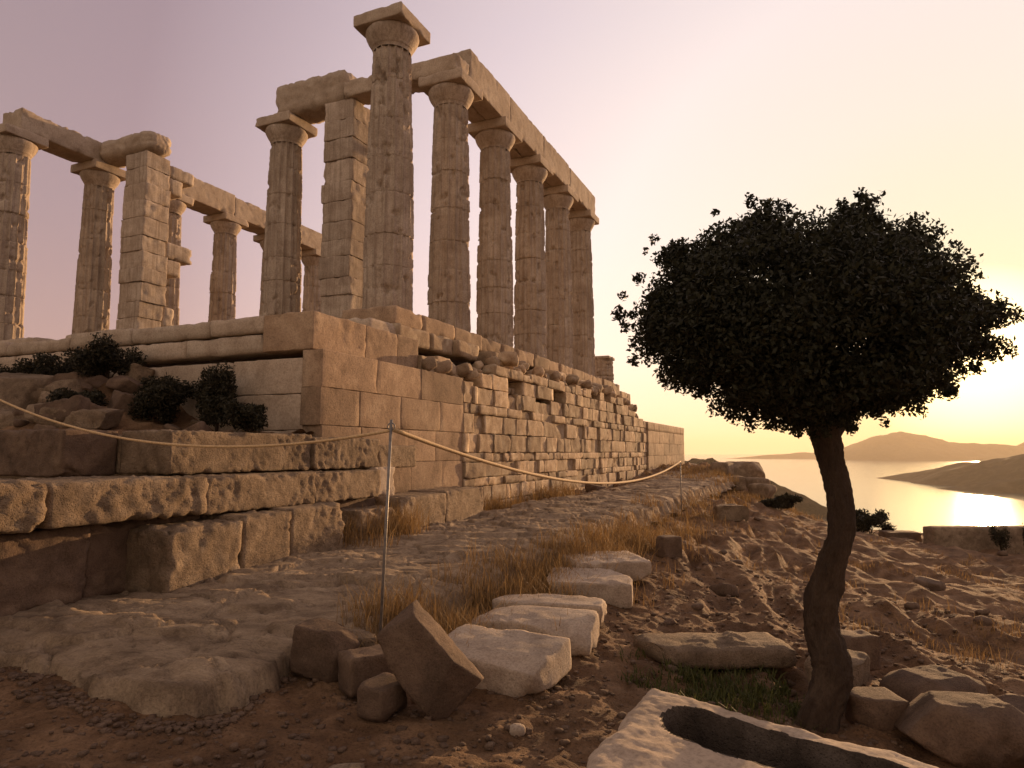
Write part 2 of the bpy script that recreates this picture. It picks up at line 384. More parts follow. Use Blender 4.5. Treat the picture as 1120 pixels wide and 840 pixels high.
def path_z(x, y):
    sd = poly_sd(PATH, x, y) + .11 * fbm(v3(x * 1.9, y * 1.9, 4), 6)
    z = zpath(y) + .015 * fbm(v3(x * .8, y * 1.1, 14), 4) + .012 * fbm(v3(x * 4, y * 9, 24), 5)
    lam = fbm(v3(x * 1.2, y * 2.6, 33), 4) * 6; z = z + .004 * (np.floor(lam) + sst(.85, 1., lam % 1.0))
    q = fbm(v3(x * .9 + .3 * np.sin(y), y * 2.2, 40), 4)
    z = z - .035 * sst(.02, .0, np.abs(q - .05)) * sst(0, .5, sd)
    led = fbm(v3(x * .5, y * .9, 70), 3); z = z + .035 * sst(.0, .03, led) - .02
    sd = sd + .03 * fbm(v3(x * 9, y * 9, 44), 4)
    ck, hid = cells(x, y, 1.0, .62, seed=3); ck2, hid2 = cells(x, y, .42, .3, seed=8)
    z = z + (_perm[hid] / 255. - .5) * .055 + (_perm[hid2] / 255. - .5) * .012 - .05 * sst(.06, .0, ck) - .018 * sst(.06, .0, ck2) * (_perm[hid] > 110)
    edge = sst(-.06, .03, sd) * .82 + .18 * sst(0, .35, sd)
    return z - (1 - edge) * (.30), sd
py = 2.3 * np.exp(np.linspace(0, math.log(44 / 2.3), 520)); px_ = np.concatenate([np.linspace(-10, -5.02, 70), np.linspace(-5, 2, 330), np.linspace(2.04, 13.5, 220)])
PY, PX = np.meshgrid(py, px_, indexing='ij'); PX = PX.ravel(); PY = PY.ravel()
PZ, PS = path_z(PX, PY)
pf = grid_faces(len(py), len(px_))[:, ::-1]; pf = pf[(PS[pf] > -.22).all(1)]
used = np.unique(pf); remap = -np.ones(len(PX), int); remap[used] = np.arange(len(used))
tag(obj('path', np.stack([PX, PY, PZ], 1)[used], remap[pf], M['pathrock']), kind='structure')
def surf(x, y):
    """height of whatever is walked on at x, y"""
    xa = np.atleast_1d(np.asarray(x, float)); ya = np.atleast_1d(np.asarray(y, float))
    a, sd = path_z(xa, ya)
    return float(max(ground(xa, ya)[0], a[0] if sd[0] > -.07 else -99))

# ------------------------------------------------------------------ sea, headlands, mountains
m, t, b = node_mat('sea_water'); b.inputs['Base Color'].default_value = (.035, .045, .05, 1); b.inputs['Roughness'].default_value = .14
n1 = t.nodes.new('ShaderNodeTexNoise'); n1.inputs['Scale'].default_value = .09; n1.inputs['Detail'].default_value = 8
g1 = t.nodes.new('ShaderNodeNewGeometry'); t.links.new(g1.outputs['Position'], n1.inputs[0])
bu = t.nodes.new('ShaderNodeBump'); bu.inputs['Strength'].default_value = .18; bu.inputs['Distance'].default_value = 1.0
t.links.new(n1.outputs[0], bu.inputs['Height']); t.links.new(bu.outputs[0], b.inputs['Normal'])
SEA = -60.0
tag(obj('sea', np.array([(-13000, -500, SEA), (15000, -500, SEA), (15000, 15500, SEA), (-13000, 15500, SEA)]), np.array([[0, 1, 2, 3]]), m, smooth=False), kind='structure')

def landform(name, x0, x1, y0, y1, hf, nx=160, ny=80):
    yy, xx = np.meshgrid(np.linspace(y0, y1, ny), np.linspace(x0, x1, nx), indexing='ij'); xx = xx.ravel(); yy = yy.ravel()
    z = hf(xx, yy)
    return tag(obj(name, np.stack([xx, yy, z], 1), grid_faces(ny, nx)[:, ::-1], M['hill']), kind='structure')
def ridge(pts, width, nsc, namp):
    """height above the sea of a ridge: pts (x, y, height)"""
    P = np.array(pts, float)
    def f(x, y):
        best = np.full(len(x), -20.0)
        for a, b2 in zip(P[:-1], P[1:]):
            e = b2[:2] - a[:2]; tt = np.clip(((x - a[0]) * e[0] + (y - a[1]) * e[1]) / (e @ e), 0, 1)
            d = np.hypot(x - a[0] - tt * e[0], y - a[1] - tt * e[1]); h = a[2] + tt * (b2[2] - a[2])
            ww = width * (.4 + .6 * h / P[:, 2].max())
            best = np.maximum(best, (h + 12) * (1 - (d / ww) ** 1.3) - 12)
        nn = fbm(v3(x / nsc, y / nsc, 3), 6)
        return SEA + best + namp * nn * np.clip(.25 + best / P[:, 2].max(), .1, 1)
    return f
landform('near_headland', 120, 380, 560, 860, ridge([(150, 760, 66), (215, 715, 50), (253, 695, 34), (285, 680, 20), (308, 668, 6)], 62, 28, 7), 130, 130)
landform('headland', 560, 2400, 650, 2100, ridge([(905, 1640, 3), (925, 1480, 26), (930, 1320, 50), (985, 1200, 68), (1090, 1100, 84), (1300, 1000, 105), (2000, 900, 120)], 265, 110, 13), 260, 200)
landform('headland_spit', 600, 1300, 780, 1300, ridge([(712, 1150, 2), (770, 1080, 16), (860, 1000, 30), (1000, 920, 44), (1200, 880, 50)], 120, 60, 8), 150, 110)
landform('far_mountain', 1900, 7600, 4700, 7600, ridge([(2700, 5600, 30), (2860, 5500, 130), (3000, 5500, 195), (3120, 5500, 232), (3230, 5500, 200), (3450, 5450, 140), (3750, 5400, 108), (4020, 5400, 108), (4250, 5450, 170), (4600, 5500, 215), (5400, 5500, 280)], 620, 300, 46), 320, 120)
landform('low_coast', 1200, 4600, 5500, 7400, ridge([(1950, 6100, 3), (2250, 6200, 26), (2600, 6300, 50), (3300, 6300, 60), (4200, 6300, 60)], 360, 300, 12), 150, 50)

# ------------------------------------------------------------------ haze
m = bpy.data.materials.new('evening_haze'); m.use_nodes = True; t = m.node_tree; t.nodes.clear()
o_ = t.nodes.new('ShaderNodeOutputMaterial'); pv = t.nodes.new('ShaderNodeVolumePrincipled')
pv.inputs['Color'].default_value = (.95, .82, .62, 1); pv.inputs['Density'].default_value = 0.85e-4; pv.inputs['Anisotropy'].default_value = .3
t.links.new(pv.outputs[0], o_.inputs['Volume'])
v, f = cube_shell(1, 1, 1)
hz = v * np.array([14300, 8200, 160]) + np.array([1000, 7600, 95])
tag(obj('haze', hz, f, m, smooth=False), kind='stuff')

# ------------------------------------------------------------------ columns
def shaft_mesh(seed, h=5.45, r0=.51, r1=.405, nth=160, nz=150, dmg=1.0):
    rs = np.random.RandomState(seed); off = rs.uniform(0, 80, 3)
    nd = 7; jz = np.cumsum(rs.uniform(.8, 1.2, nd)); jz = jz / jz[-1] * h; jz = jz[:-1]
    z = np.linspace(0, h, nz); z = np.sort(np.concatenate([z, jz, jz - .014, jz + .014])); nz = len(z)
    a = np.arange(nth) * 2 * PI / nth
    Z, A = np.meshgrid(z, a, indexing='ij'); Z = Z.ravel(); A = A.ravel()
    drum = np.searchsorted(jz, Z)
    dr = rs.uniform(-.012, .012, nd + 1); dx = rs.uniform(-.01, .01, (nd + 1, 2)); flw = rs.uniform(.7, 1, nd + 1)
    rad = r0 + (r1 - r0) * (Z / h) + .012 * np.sin(PI * Z / h) + dr[drum]
    ph = (A * 16 / (2 * PI)) % 1.0
    fl = np.sqrt(np.clip(1 - (2 * ph - 1) ** 2, 0, 1))
    er = sst(.35, -.25, fbm(np.stack([np.cos(A) * 1.3, np.sin(A) * 1.3, Z * .9], 1) + off, 3))
    rad = rad - .08 * fl * flw[drum] * (.7 + .3 * er)
    P = np.stack([np.cos(A) * .5, np.sin(A) * .5, Z], 1)
    n = fbm(P * 3.1 + off, 4); rad = rad - dmg * .07 * sst(.28, .8, n) - .008 * fbm(P * 14 + off, 3)
    jd = np.min(np.abs(Z[:, None] - jz[None, :]), axis=1)
    rad = rad - np.where(jd < .004, .022, 0) - .035 * sst(.07, 0, jd) * sst(.1, .5, fbm(P * 5 + off + 9, 3))
    x = np.cos(A) * rad + dx[drum, 0]; y = np.sin(A) * rad + dx[drum, 1]
    v = np.stack([x, y, Z], 1); f = grid_faces(nz, nth, True)
    return v, f
def lathe(prof, nth=64, seed=0, amp=.012):
    prof = np.array(prof, float)
    a = np.arange(nth) * 2 * PI / nth; nz = len(prof)
    r = prof[:, 0][:, None] + 0 * a; z = prof[:, 1][:, None] + 0 * a
    P = np.stack([(np.cos(a) * r), (np.sin(a) * r), z], 2).reshape(-1, 3)
    r = (r.ravel() * (1 - amp / .5 * np.clip(fbm(P * 4 + seed, 4) + .2, 0, 2)))
    return np.stack([np.tile(np.cos(a), nz) * r, np.tile(np.sin(a), nz) * r, z.ravel()], 1), grid_faces(nz, nth, True)
def column(x, y, seed, label, group, capital=True, dmg=1.0, height=6.1):
    t = thing('column', label, 'column', TP(x, y, 0), TR, group)
    v, f = shaft_mesh(seed, dmg=dmg); obj('shaft', v, f, M['marble'], t)
    e = [(.385, 5.43), (.392, 5.47), (.40, 5.48), (.402, 5.505), (.415, 5.51), (.42, 5.54), (.45, 5.58), (.50, 5.66), (.535, 5.735), (.55, 5.79), (.545, 5.835), (.53, 5.852), (.1, 5.855)]
    v, f = lathe(e, 72, seed * 3.7); obj('echinus', v, f, M['marble'], t)
    v, f = stone((1.14, 1.14, .25), .012, .05, .008, 5, 0, seed, .045)
    obj('abacus', v + np.array([0, 0, 5.975]), f, M['marble_beam'], t)
    return t
S = 2.522
nl = ['nearest and tallest lone column, its square capital carrying nothing against the sky',
      'fluted column under the raised near corner of the long right architrave',
      'second column from the left under the long right architrave',
      'middle one of the five columns under the long right architrave',
      'column just before the last one under the long right architrave',
      'farthest column of the right row, at the end of the architrave']
for k in range(6): column(k * S, 0, 20 + k, nl[k], 'columns of the right-hand row', dmg=1.1)
sl = {0: 'leftmost column, cut by the left edge of the picture, carrying a short beam',
      1: 'column on the left between the short beam and the broken square pillar',
      2: 'far column almost hidden behind the broken square pillar',
      3: 'far slim-looking column seen alone right of the broken square pillar',
      4: 'far column mostly hidden behind the inner column with a beam end on it',
      5: 'small far column between the inner column and the tall square pillar',
      6: 'far column hidden behind the tall square pillar'}
for k in sl: column(k * S, 12.43, 40 + k, sl[k], 'columns of the far left row', dmg=.9)
column(S, 5.02, 61, 'inner column left of the tall square pillar, supporting the left end of their beam', None, dmg=.8)
# stump at the end of the right row
tcol = thing('column_stump', 'low broken column drum standing at the right end of the terrace', 'column stump', TP(6 * S, 0, 0), TR)
v, f = shaft_mesh(77, h=1.05, r0=.5, r1=.48, nz=40); obj('drum', v, f, M['marble'], tcol)
v, f = stone((.93, .93, .12), .03, .08, .01, 5, 0, 5, .03); obj('drum_top', v + np.array([0, 0, 1.0]), f, M['marble'], tcol)

def tstone(name, x0, x1, y0, y1, z0, z1, mat, label, cat, group=None, seed=0, **kw):
    v, f = stone((abs(x1 - x0), abs(y1 - y0), abs(z1 - z0)), seed=seed, **kw)
    v = v + np.array([0, 0, abs(z1 - z0) / 2])
    return tag(obj(name, v, f, M[mat], None, TP((x0 + x1) / 2, (y0 + y1) / 2, min(z0, z1)), TR), label, cat, group)

# architrave beams on the right row
bk = dict(r=.012, seg=.06, amp=.012, chip=.09, maxn=44)
AB = [(2.62, 5.02, 6.95, 'highest nearest beam of the long right architrave'), (5.04, 7.55, 6.93, 'second beam of the long right architrave'),
      (7.57, 10.07, 6.94, 'third beam of the long right architrave'), (10.09, 13.05, 6.9, 'farthest beam of the long right architrave')]
for i, (a, b2, zt, lb) in enumerate(AB):
    tstone('architrave_beam', a, b2, -.46, .02, 6.102, zt, 'marble_beam', lb + ', outer face', 'stone beam', 'architrave of the right row', 100 + i, **bk)
    tstone('architrave_beam', a + .1, b2 - .02, .04, .46, 6.102, zt - .12, 'marble_beam', lb + ', inner half behind', 'stone beam', 'architrave of the right row', 120 + i, **bk)
# cross beams over the porch
tstone('architrave_beam', 2.1, 2.95, 2.82, 5.1, 6.102, 6.98, 'marble_beam', 'thick round-ended beam from the inner column to the tall square pillar', 'stone beam', None, 141, r=.1, seg=.07, amp=.035, chip=.14, maxn=40)
tstone('architrave_beam', 2.0, 2.6, -.44, 2.78, 6.102, 6.52, 'marble_beam', 'beam seen between the tall lone column and the long right architrave', 'stone beam', None, 142, r=.02, seg=.06, amp=.02, chip=.12, maxn=44)
tstone('architrave_beam', -.15, 2.45, 11.95, 12.8, 6.102, 6.72, 'marble_beam', 'short weathered beam joining the two leftmost columns', 'stone beam', None, 143, r=.02, seg=.06, amp=.02, chip=.14, maxn=44)
tstone('stone_block', 2.1, 2.95, 9.75, 12.2, 6.105, 6.78, 'marble_beam', 'hump-backed block on top of the broken square pillar', 'stone block', None, 144, r=.22, seg=.07, amp=.04, chip=.18, maxn=40)
for i, (a, b2, lb) in enumerate([(4.3, 7.5, 'near beam'), (7.52, 10.05, 'second beam'), (10.07, 12.6, 'third beam'), (12.62, 15.5, 'last beam')]):
    tstone('architrave_beam', a, b2, 11.95, 12.85, 6.102, 6.92 - .05 * (i % 2), 'marble_beam', lb + ' of the far left row running behind the broken pillar', 'stone beam', 'architrave of the far left row', 150 + i, **bk)

# square pillars (antae)
def pillar(name, x0, x1, y0, y1, label, seed, extra=False):
    rs = np.random.RandomState(seed); t = thing(name, label, 'pillar', TP((x0 + x1) / 2, (y0 + y1) / 2, 0), TR)
    parts = []; z = 0
    while z < 6.05:
        h = min(rs.uniform(.42, .6), 6.1 - z)
        if 6.1 - z - h < .2: h = 6.1 - z
        ja = rs.uniform(-.03, .03, 2); w_ = rs.uniform(-.05, .02)
        v, f = stone((x1 - x0 + w_, y1 - y0 + w_, h - .003), .008, .06, .022, 4, 0, seed * 31 + int(z * 100), .05, 26)
        parts.append((v + np.array([ja[0], ja[1], z + h / 2]), f)); z += h
    v, f = join(parts); obj('pillar_courses', v, f, M['marble'], t)
    if extra:
        q = []
        for (xa, xb, za, zb) in ((x1, x1 + .95, 3.1, 3.6), (x1, x1 + .55, 2.6, 3.08), (x1, x1 + 1.3, 0, .5), (x1, x1 + .7, .5, 1.0), (x1, x1 + .5, 5.1, 5.6), (x1, x1 + .9, 5.6, 6.0), (x1, x1 + .4, 1.0, 1.6)):
            v, f = stone((xb - xa, y1 - y0 - .1, zb - za), .05, .07, .02, 5, 0, int(za * 50), .09)
            q.append((v + np.array([(xa + xb) / 2 - (x0 + x1) / 2, 0, (za + zb) / 2]), f))
        v, f = join(q); obj('broken_wall_courses', v, f, M['marble'], t)
pillar('square_pillar', 2.05, 3.3, 2.5, 3.42, 'tall square pillar of stacked blocks just behind the lone column', 3)
pillar('square_pillar', 2.15, 3.0, 9.9, 10.82, 'broken square pillar with jutting blocks between the left columns', 4, True)

# ------------------------------------------------------------------ temple platform
plat = thing('temple_platform', 'long raised stone platform with masonry walls carrying all the columns', 'platform', TP(0, 0, -3.9), TR)
PZ0 = 3.9
def bx(x0, x1, y0, y1, z0, z1, n=1):
    v, f = cube_shell(n, n, n)
    return v * np.array([(x1 - x0) / 2, (y1 - y0) / 2, (z1 - z0) / 2]) + np.array([(x0 + x1) / 2, (y0 + y1) / 2, (z0 + z1) / 2 + PZ0]), f
rs = np.random.RandomState(2); v, f = stone((16.0, .5, 2.4), .02, .12, .05, 5, 0, 3, .05, 150)
obj('rubble_backing', v + np.array([8.3, -1.235, 1.2]), f, M['rubble'], plat)
v, f = join([bx(-3.2, 15.5, -.3, 14, -3.9, -.78), bx(-3.3, 15.2, -1.2, -.31, -3.9, -1.35), bx(0.1, 15.5, -.35, 13.6, -.779, -.03), bx(15.25, 24.7, -1.2, 13, -3.9, -1.75), bx(-.5, .09, -.3, 13, -.779, -.39)])
obj('earth_core', v, f, M['core'], plat, smooth=False)
def courses(axis, u0, u1, face, depth, z0, topf, hs, ws, seed, miss=0, jit=.02, **kw):
    """ashlar blocks laid in courses along u; face = outer plane; axis 'x' runs along X facing -Y, axis 'y' along Y facing -X"""
    rs = np.random.RandomState(seed); parts = []; z = z0; n = 0
    zmax = max(topf(u) for u in np.linspace(u0, u1, 60))
    while z < zmax - .05:
        h = rs.uniform(*hs); u = u0 - rs.uniform(0, .05)
        while u < u1 - .05:
            wd = min(rs.uniform(*ws), u1 - u); 
            if u1 - u - wd < ws[0] * .4: wd = u1 - u
            uc = u + wd / 2; n += 1
            top = topf(uc); hh = h
            if z + h * .6 < top:
                if z + hh > top - .08: hh = top - z
                if rs.rand() > miss:
                    off = rs.uniform(-jit, jit)
                    gp = kw.get('r', .02) * .5 + .002; sz = (wd - gp, depth, hh - gp)
                    if axis == 'y': sz = (depth, wd - gp, hh - gp)
                    v, f = stone(sz, seed=seed * 1000 + n, **kw)
                    c = np.array([uc, face + depth / 2 + off, z + hh / 2 + PZ0]) if axis == 'x' else np.array([face + depth / 2 + off, uc, z + hh / 2 + PZ0])
                    parts.append((v + c, f))
                elif rs.rand() < .7:
                    for q in range(2):
                        s = (wd * .45, depth * .8, hh * .5)
                        if axis == 'y': s = (s[1], s[0], s[2])
                        v, f = stone(s, seed=seed * 1000 + n + 500 + q, cuts=3, **kw)
                        cu = u + wd * (.25 + .5 * q)
                        c = np.array([cu, face + .16 + depth / 2, z + hh * .28 + PZ0]) if axis == 'x' else np.array([face + .16 + depth / 2, cu, z + hh * .28 + PZ0])
                        parts.append((v + c, f))
            u += wd
        z += h
    return join(parts)
ws_ = dict(r=.004, seg=.1, amp=.010, freq=5, chip=.012, maxn=16)
rb_ = dict(r=.012, seg=.07, amp=.022, freq=6, chip=.035, maxn=11, big=.13)
# smooth ashlar north face near the corner
v, f = courses('x', -3.78, .35, -1.52, .34, -3.9, lambda u: -1.3, (.49, .53), (.9, 1.4), 5, 0, .006, **ws_); obj('ashlar_wall', v, f, M['ashlar'], plat)
v, f = courses('x', 16.3, 24.8, -1.6, .34, -3.9, lambda u: -1.5, (.49, .53), (.9, 1.4), 6, 0, .006, **ws_); obj('ashlar_wall', v, f, M['ashlar'], plat)
# rough small masonry
def rtop(u):
    base = np.interp(u, [.3, 1.2, 2.2, 12.2, 12.9, 13.6, 14.5, 16.4], [-1.45, -1.2, -.86, -.8, -.95, -1.05, -1.25, -1.5])
    return base + .08 * math.sin(u * 5.3) + .05 * math.sin(u * 12.1)
v, f = courses('x', .37, 16.28, -1.54, .36, -3.9, rtop, (.16, .40), (.2, .95), 7, .10, .032, **rb_); obj('rough_masonry_wall', v, f, M['rubble'], plat)
# overhanging step course at the corner
v, f = courses('x', -3.68, -.9, -1.27, .9, -1.28, lambda u: -.73, (.54, .55), (.9, 1.3), 8, 0, .01, r=.008, seg=.06, amp=.016, chip=.035, maxn=24); obj('step_course', v, f, M['ashlar'], plat)
v, f = courses('x', -.88, .9, -1.3, .8, -1.3, lambda u: -.95 - .1 * math.sin(u * 3), (.3, .36), (.4, .8), 9, .1, .05, **rb_); obj('broken_step_course', v, f, M['rubble'], plat)
# east side
v, f = courses('y', -.36, 15, -3.7, .8, -1.28, lambda u: -.70 - .07 * (math.sin(u * 1.7) > .55) - .02 * math.sin(u * 5), (.26, .30), (1.0, 1.9), 10, 0, .02, r=.03, seg=.08, amp=.016, chip=.06, maxn=22); obj('step_course', v, f, M['marble_beam'], plat)
v, f = courses('y', -1.17, 15, -3.8, .5, -3.9, lambda u: -1.3, (.49, .53), (.9, 1.5), 11, 0, .012, r=.006, seg=.08, amp=.018, chip=.03, maxn=18); obj('ashlar_wall', v, f, M['marble_beam'], plat)
# stylobate and steps under the right row
v, f = courses('x', -.75, 15.85, -.62, 1.2, -.38, lambda u: 0, (.365, .37), (.9, 1.4), 12, 0, .05, r=.03, seg=.08, amp=.02, chip=.09, maxn=20); obj('stylobate', v, f, M['ashlar'], plat)
v, f = courses('x', -1.0, 15.8, -.98, .5, -.76, lambda u: -.39, (.36, .37), (.5, 1.3), 13, .22, .07, r=.04, seg=.08, amp=.025, chip=.09, maxn=16); obj('broken_step_course', v, f, M['rubble'], plat)
# rubble still lying against the top of the wall
rs = np.random.RandomState(5)
parts = []
for i in range(110):
    X = rs.uniform(-.8, 15.6); s = rs.uniform(.12, .34)
    v, f = stone((s * 1.4, s, s * .8), .05, .07, .03, 6, 5, 900 + i, .08, 8); v = rot(v, rs.uniform(-.4, .4), rs.uniform(-.4, .4), rs.uniform(0, 6))
    Yc = rs.uniform(-1.45, -1.0); parts.append((v + np.array([X, Yc, PZ0 + float(rtop(max(X, .4))) + s * .3 + (.0 if X > 1 else .15)]), f))
v, f = join(parts); o = obj('rubble_fill', v, f, M['rubble'], plat); o['kind'] = 'stuff'

# loose blocks on the platform's east edge
for i, (X, Y, sx, sy, sz, lb) in enumerate([(-2.6, 6.9, .6, 1.4, .26, 'flat marble block lying left of the broken pillar on the platform edge'),
        (-2.7, 4.6, .6, 1.1, .2, 'low marble block on the platform edge below the broken pillar'),
        (-1.5, 1.2, .6, 1.0, .3, 'block at the foot of the tall square pillar'),
        (-1.35, -.55, .9, .6, .3, 'rough sunlit block at the foot of the lone column')]):
    tstone('stone_block', X - sx / 2, X + sx / 2, Y - sy / 2, Y + sy / 2, -.73, -.73 + sz, 'marble_beam', lb, 'stone block', None, 300 + i, r=.04, seg=.06, amp=.03, chip=.08)

# ------------------------------------------------------------------ foundation steps in front of the corner
sk = dict(r=.012, seg=.032, amp=.016, freq=16, chip=.06, maxn=64)
GA, GB, GC = 'blocks of the upper foundation step', 'blocks of the middle foundation step', 'blocks of the lowest foundation step'
# A: top 1.76 -> z -2.5
tstone('foundation_block', -6.5, -4.45, -1.9, -1.2, -2.93, -2.5, 'step', 'long sunlit block of the upper step with a clean left corner', 'stone block', GA, 401, **sk)
tstone('foundation_block', -4.43, -3.0, -1.93, -1.25, -2.93, -2.53, 'step', 'upper step block below the corner of the platform wall', 'stone block', GA, 402, **sk)
tstone('foundation_block', -2.98, -1.95, -1.9, -1.3, -2.95, -2.62, 'step', 'small upper step block at the right end, behind the metal stake', 'stone block', GA, 403, **sk)
tstone('foundation_block', -6.48, -5.9, -1.18, .9, -2.93, -2.54, 'step', 'grey upper step block turning the corner to the left', 'stone block', GA, 404, **sk)
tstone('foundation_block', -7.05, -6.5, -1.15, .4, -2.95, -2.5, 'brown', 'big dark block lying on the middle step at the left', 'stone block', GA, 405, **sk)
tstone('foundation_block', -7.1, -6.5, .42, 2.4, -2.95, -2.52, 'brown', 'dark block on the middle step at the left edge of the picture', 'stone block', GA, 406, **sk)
# B: top 1.33 -> -2.93
sb = dict(sk); sb.update(r=.025, amp=.02, freq=9, chip=.08)
tstone('foundation_block', -9.4, -7.9, -2.3, -1.2, -3.3, -2.93, 'step', 'pitted middle step block cut by the left edge of the picture', 'stone block', GB, 411, **sb)
tstone('foundation_block', -7.88, -6.35, -2.27, -1.2, -3.3, -2.95, 'step', 'pitted overhanging middle step block under the big dark block', 'stone block', GB, 412, **sb)
tstone('foundation_block', -6.33, -4.7, -2.2, -1.2, -3.32, -2.95, 'step', 'middle step block under the long sunlit block', 'stone block', GB, 413, **sk)
tstone('foundation_block', -4.68, -3.3, -2.16, -1.2, -3.32, -2.96, 'step', 'middle step block next to the pale upright block', 'stone block', GB, 414, **sk)
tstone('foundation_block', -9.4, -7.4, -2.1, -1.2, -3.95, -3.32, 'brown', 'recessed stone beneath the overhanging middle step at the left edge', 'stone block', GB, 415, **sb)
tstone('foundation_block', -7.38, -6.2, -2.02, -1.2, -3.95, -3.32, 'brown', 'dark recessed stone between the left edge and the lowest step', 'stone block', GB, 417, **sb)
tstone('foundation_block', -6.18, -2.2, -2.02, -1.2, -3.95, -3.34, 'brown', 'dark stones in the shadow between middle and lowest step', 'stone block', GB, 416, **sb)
# C
sc_ = dict(sk); sc_.update(r=.025, amp=.022, freq=9, chip=.10)
tstone('foundation_block', -7.0, -6.15, -2.52, -1.6, -3.95, -3.38, 'step', 'leftmost block of the lowest step, under the overhang', 'stone block', GC, 421, **sc_)
tstone('foundation_block', -6.13, -5.45, -2.5, -1.7, -3.95, -3.34, 'step', 'rough pale-faced block of the lowest step with a rounded top', 'stone block', GC, 422, **sc_)
tstone('foundation_block', -5.43, -4.5, -2.48, -1.7, -3.95, -3.32, 'step', 'lowest step block just left of the weeds and the metal stake', 'stone block', GC, 423, **sc_)
tstone('foundation_block', -4.1, -3.3, -2.4, -1.8, -3.9, -3.45, 'step', 'low broken step block behind the metal stake among weeds', 'stone block', GC, 427, **sc_)
tstone('foundation_block', -3.2, -1.9, -2.42, -1.75, -3.9, -3.34, 'step', 'lowest step block just right of the metal stake', 'stone block', GC, 424, **sc_)
tstone('foundation_block', -1.88, -.55, -2.4, -1.7, -3.9, -3.32, 'step', 'square block at the right end of the lowest step', 'stone block', GC, 425, **sk)
tstone('foundation_block', -3.2, -2.7, -2.0, -1.6, -3.35, -2.93, 'slab', 'pale upright block standing right of the middle step', 'stone block', None, 426, **sk)

# earth slope with rubble against the east wall
Xg = np.linspace(-6.1, -3.62, 60); Yg = np.linspace(-1.4, 15, 260)
XX, YY = np.meshgrid(Xg, Yg, indexing='ij'); XX = XX.ravel(); YY = YY.ravel()
def slope_z(X, Y):
    t_ = np.clip((X + 6.0) / 2.3, 0, 1)
    left = sst(.2, 2.2, Y)
    top = -2.45 + left * (.95 + .1 * np.sin(Y * .9))
    return -2.62 + (top + 2.62) * t_ ** .85 + .12 * fbm(v3(X * 1.4, Y * 1.4, 50), 4) + .03 * fbm(v3(X * 7, Y * 7, 51), 3)
ZZ = slope_z(XX, YY)
tag(obj('earth_slope', np.stack([XX, YY, ZZ], 1), grid_faces(60, 260), M['soil'], None, T0, TR), kind='structure')
rs = np.random.RandomState(8)
for i in range(110):
    X = rs.uniform(-6.0, -3.9); Y = rs.uniform(-.6, 9); s = rs.uniform(.1, .34) * (1.2 if Y > 1 else .7)
    v, f = stone((s * 1.6, s * 1.2, s * .8), .015, .035, .02, 8, 8, 1200 + i, .04, 18); v = rot(v, rs.uniform(-.3, .3), rs.uniform(-.3, .3), rs.uniform(0, 6))
    z = float(slope_z(np.array([X]), np.array([Y]))[0])
    tag(obj('rubble_stone', v, f, M['brown' if rs.rand() < .6 else 'step'], None, TP(X, Y, z + s * .2), TR), 'brown rubble stone on the slope below the platform\'s left side', 'rock', 'rubble stones on the slope')
for i, (X, Y, s, lb) in enumerate([(-5.1, 3.0, (1.0, 1.1, .6), 'big reddish boulder among dark shrubs on the slope below the platform'), (-5.3, 1.3, (.5, 1.2, .25), 'long flat stone lying on the slope above the upper step'), (-5.6, 2.4, (.5, 1.0, .28), 'flat brown slab just above the dark blocks on the slope')]):
    v, f = stone(s, .03, .04, .03, 7, 8, 1300 + i, .06, 30); v = rot(v, .1, -.15, .3 * i)
    z = float(slope_z(np.array([X]), np.array([Y]))[0])
    tag(obj('boulder' if i == 0 else 'stone_slab', v, f, M['step'], None, TP(X, Y, z + s[2] * .3), TR), lb, 'rock')

# ------------------------------------------------------------------ loose slabs and rocks beside the path
def rock(name, x, y, size, label, seed, mat='brown', rx=0, ry=0, rz=0, sink=.12, group=None, cat='rock', zb=None, **kw):
    k = dict(r=.012, seg=.03, amp=.016, freq=7, cuts=0, chip=.035, maxn=40); k.update(kw)
    v, f = stone(size, seed=seed, **k); v = rot(v, rx, ry, rz)
    g = surf(x, y) if zb is None else zb
    z0 = v[:, 2].min(); v = v - np.array([0, 0, z0])
    return tag(obj(name, v, f, M[mat], None, (x, y, g - sink * size[2])), label, cat, group)
rock('stone_slab', -.10, 4.85, (.86, .56, .22), 'sunlit flat slab with a broken bright right end, nearest of the row beside the path', 601, 'slab', rx=.1, rz=-.5, cuts=3, sink=.1)
rock('stone_slab', -.50, 4.2, (.62, .27, .33), 'dark block tipped on its edge, leaning left in front of the flat slabs', 602, 'brown', ry=.80, rz=-.15, cuts=5, sink=.1, amp=.010)
rock('stone_slab', .16, 5.6, (1.0, .5, .22), 'wide slab second from the front in the row beside the path', 603, 'slab', rx=.05, rz=-.3, cuts=3, amp=.02, sink=.1)
rock('stone_slab', .34, 6.2, (.95, .4, .16), 'thin slab showing behind the second slab from the front', 604, 'slab', rz=-.25, cuts=2, sink=.1)
rock('stone_slab', .8, 7.15, (.85, .72, .24), 'grey squarish slab, second from the back of the row beside the path', 605, 'slab', rx=.04, rz=-.2, cuts=3, sink=.35, amp=.015)
rock('stone_slab', .95, 7.95, (1.02, .85, .22), 'pale flat slab at the back of the row beside the path', 606, 'slab', rz=.15, cuts=3, sink=.3, amp=.015)
rock('stone_block', 2.08, 9.3, (.26, .26, .28), 'small squared dark block standing alone on the hillside', 607, 'brown', rz=.3, sink=.3)
rock('rock', -1.26, 4.82, (.42, .34, .32), 'dark angular rock leftmost of the pile at the corner of the path', 608, cuts=7, ry=.2, seg=.03)
rock('rock', -.95, 4.62, (.3, .26, .26), 'dark rock wedged between the leftmost rock and the tipped block', 609, cuts=6, rz=.6)
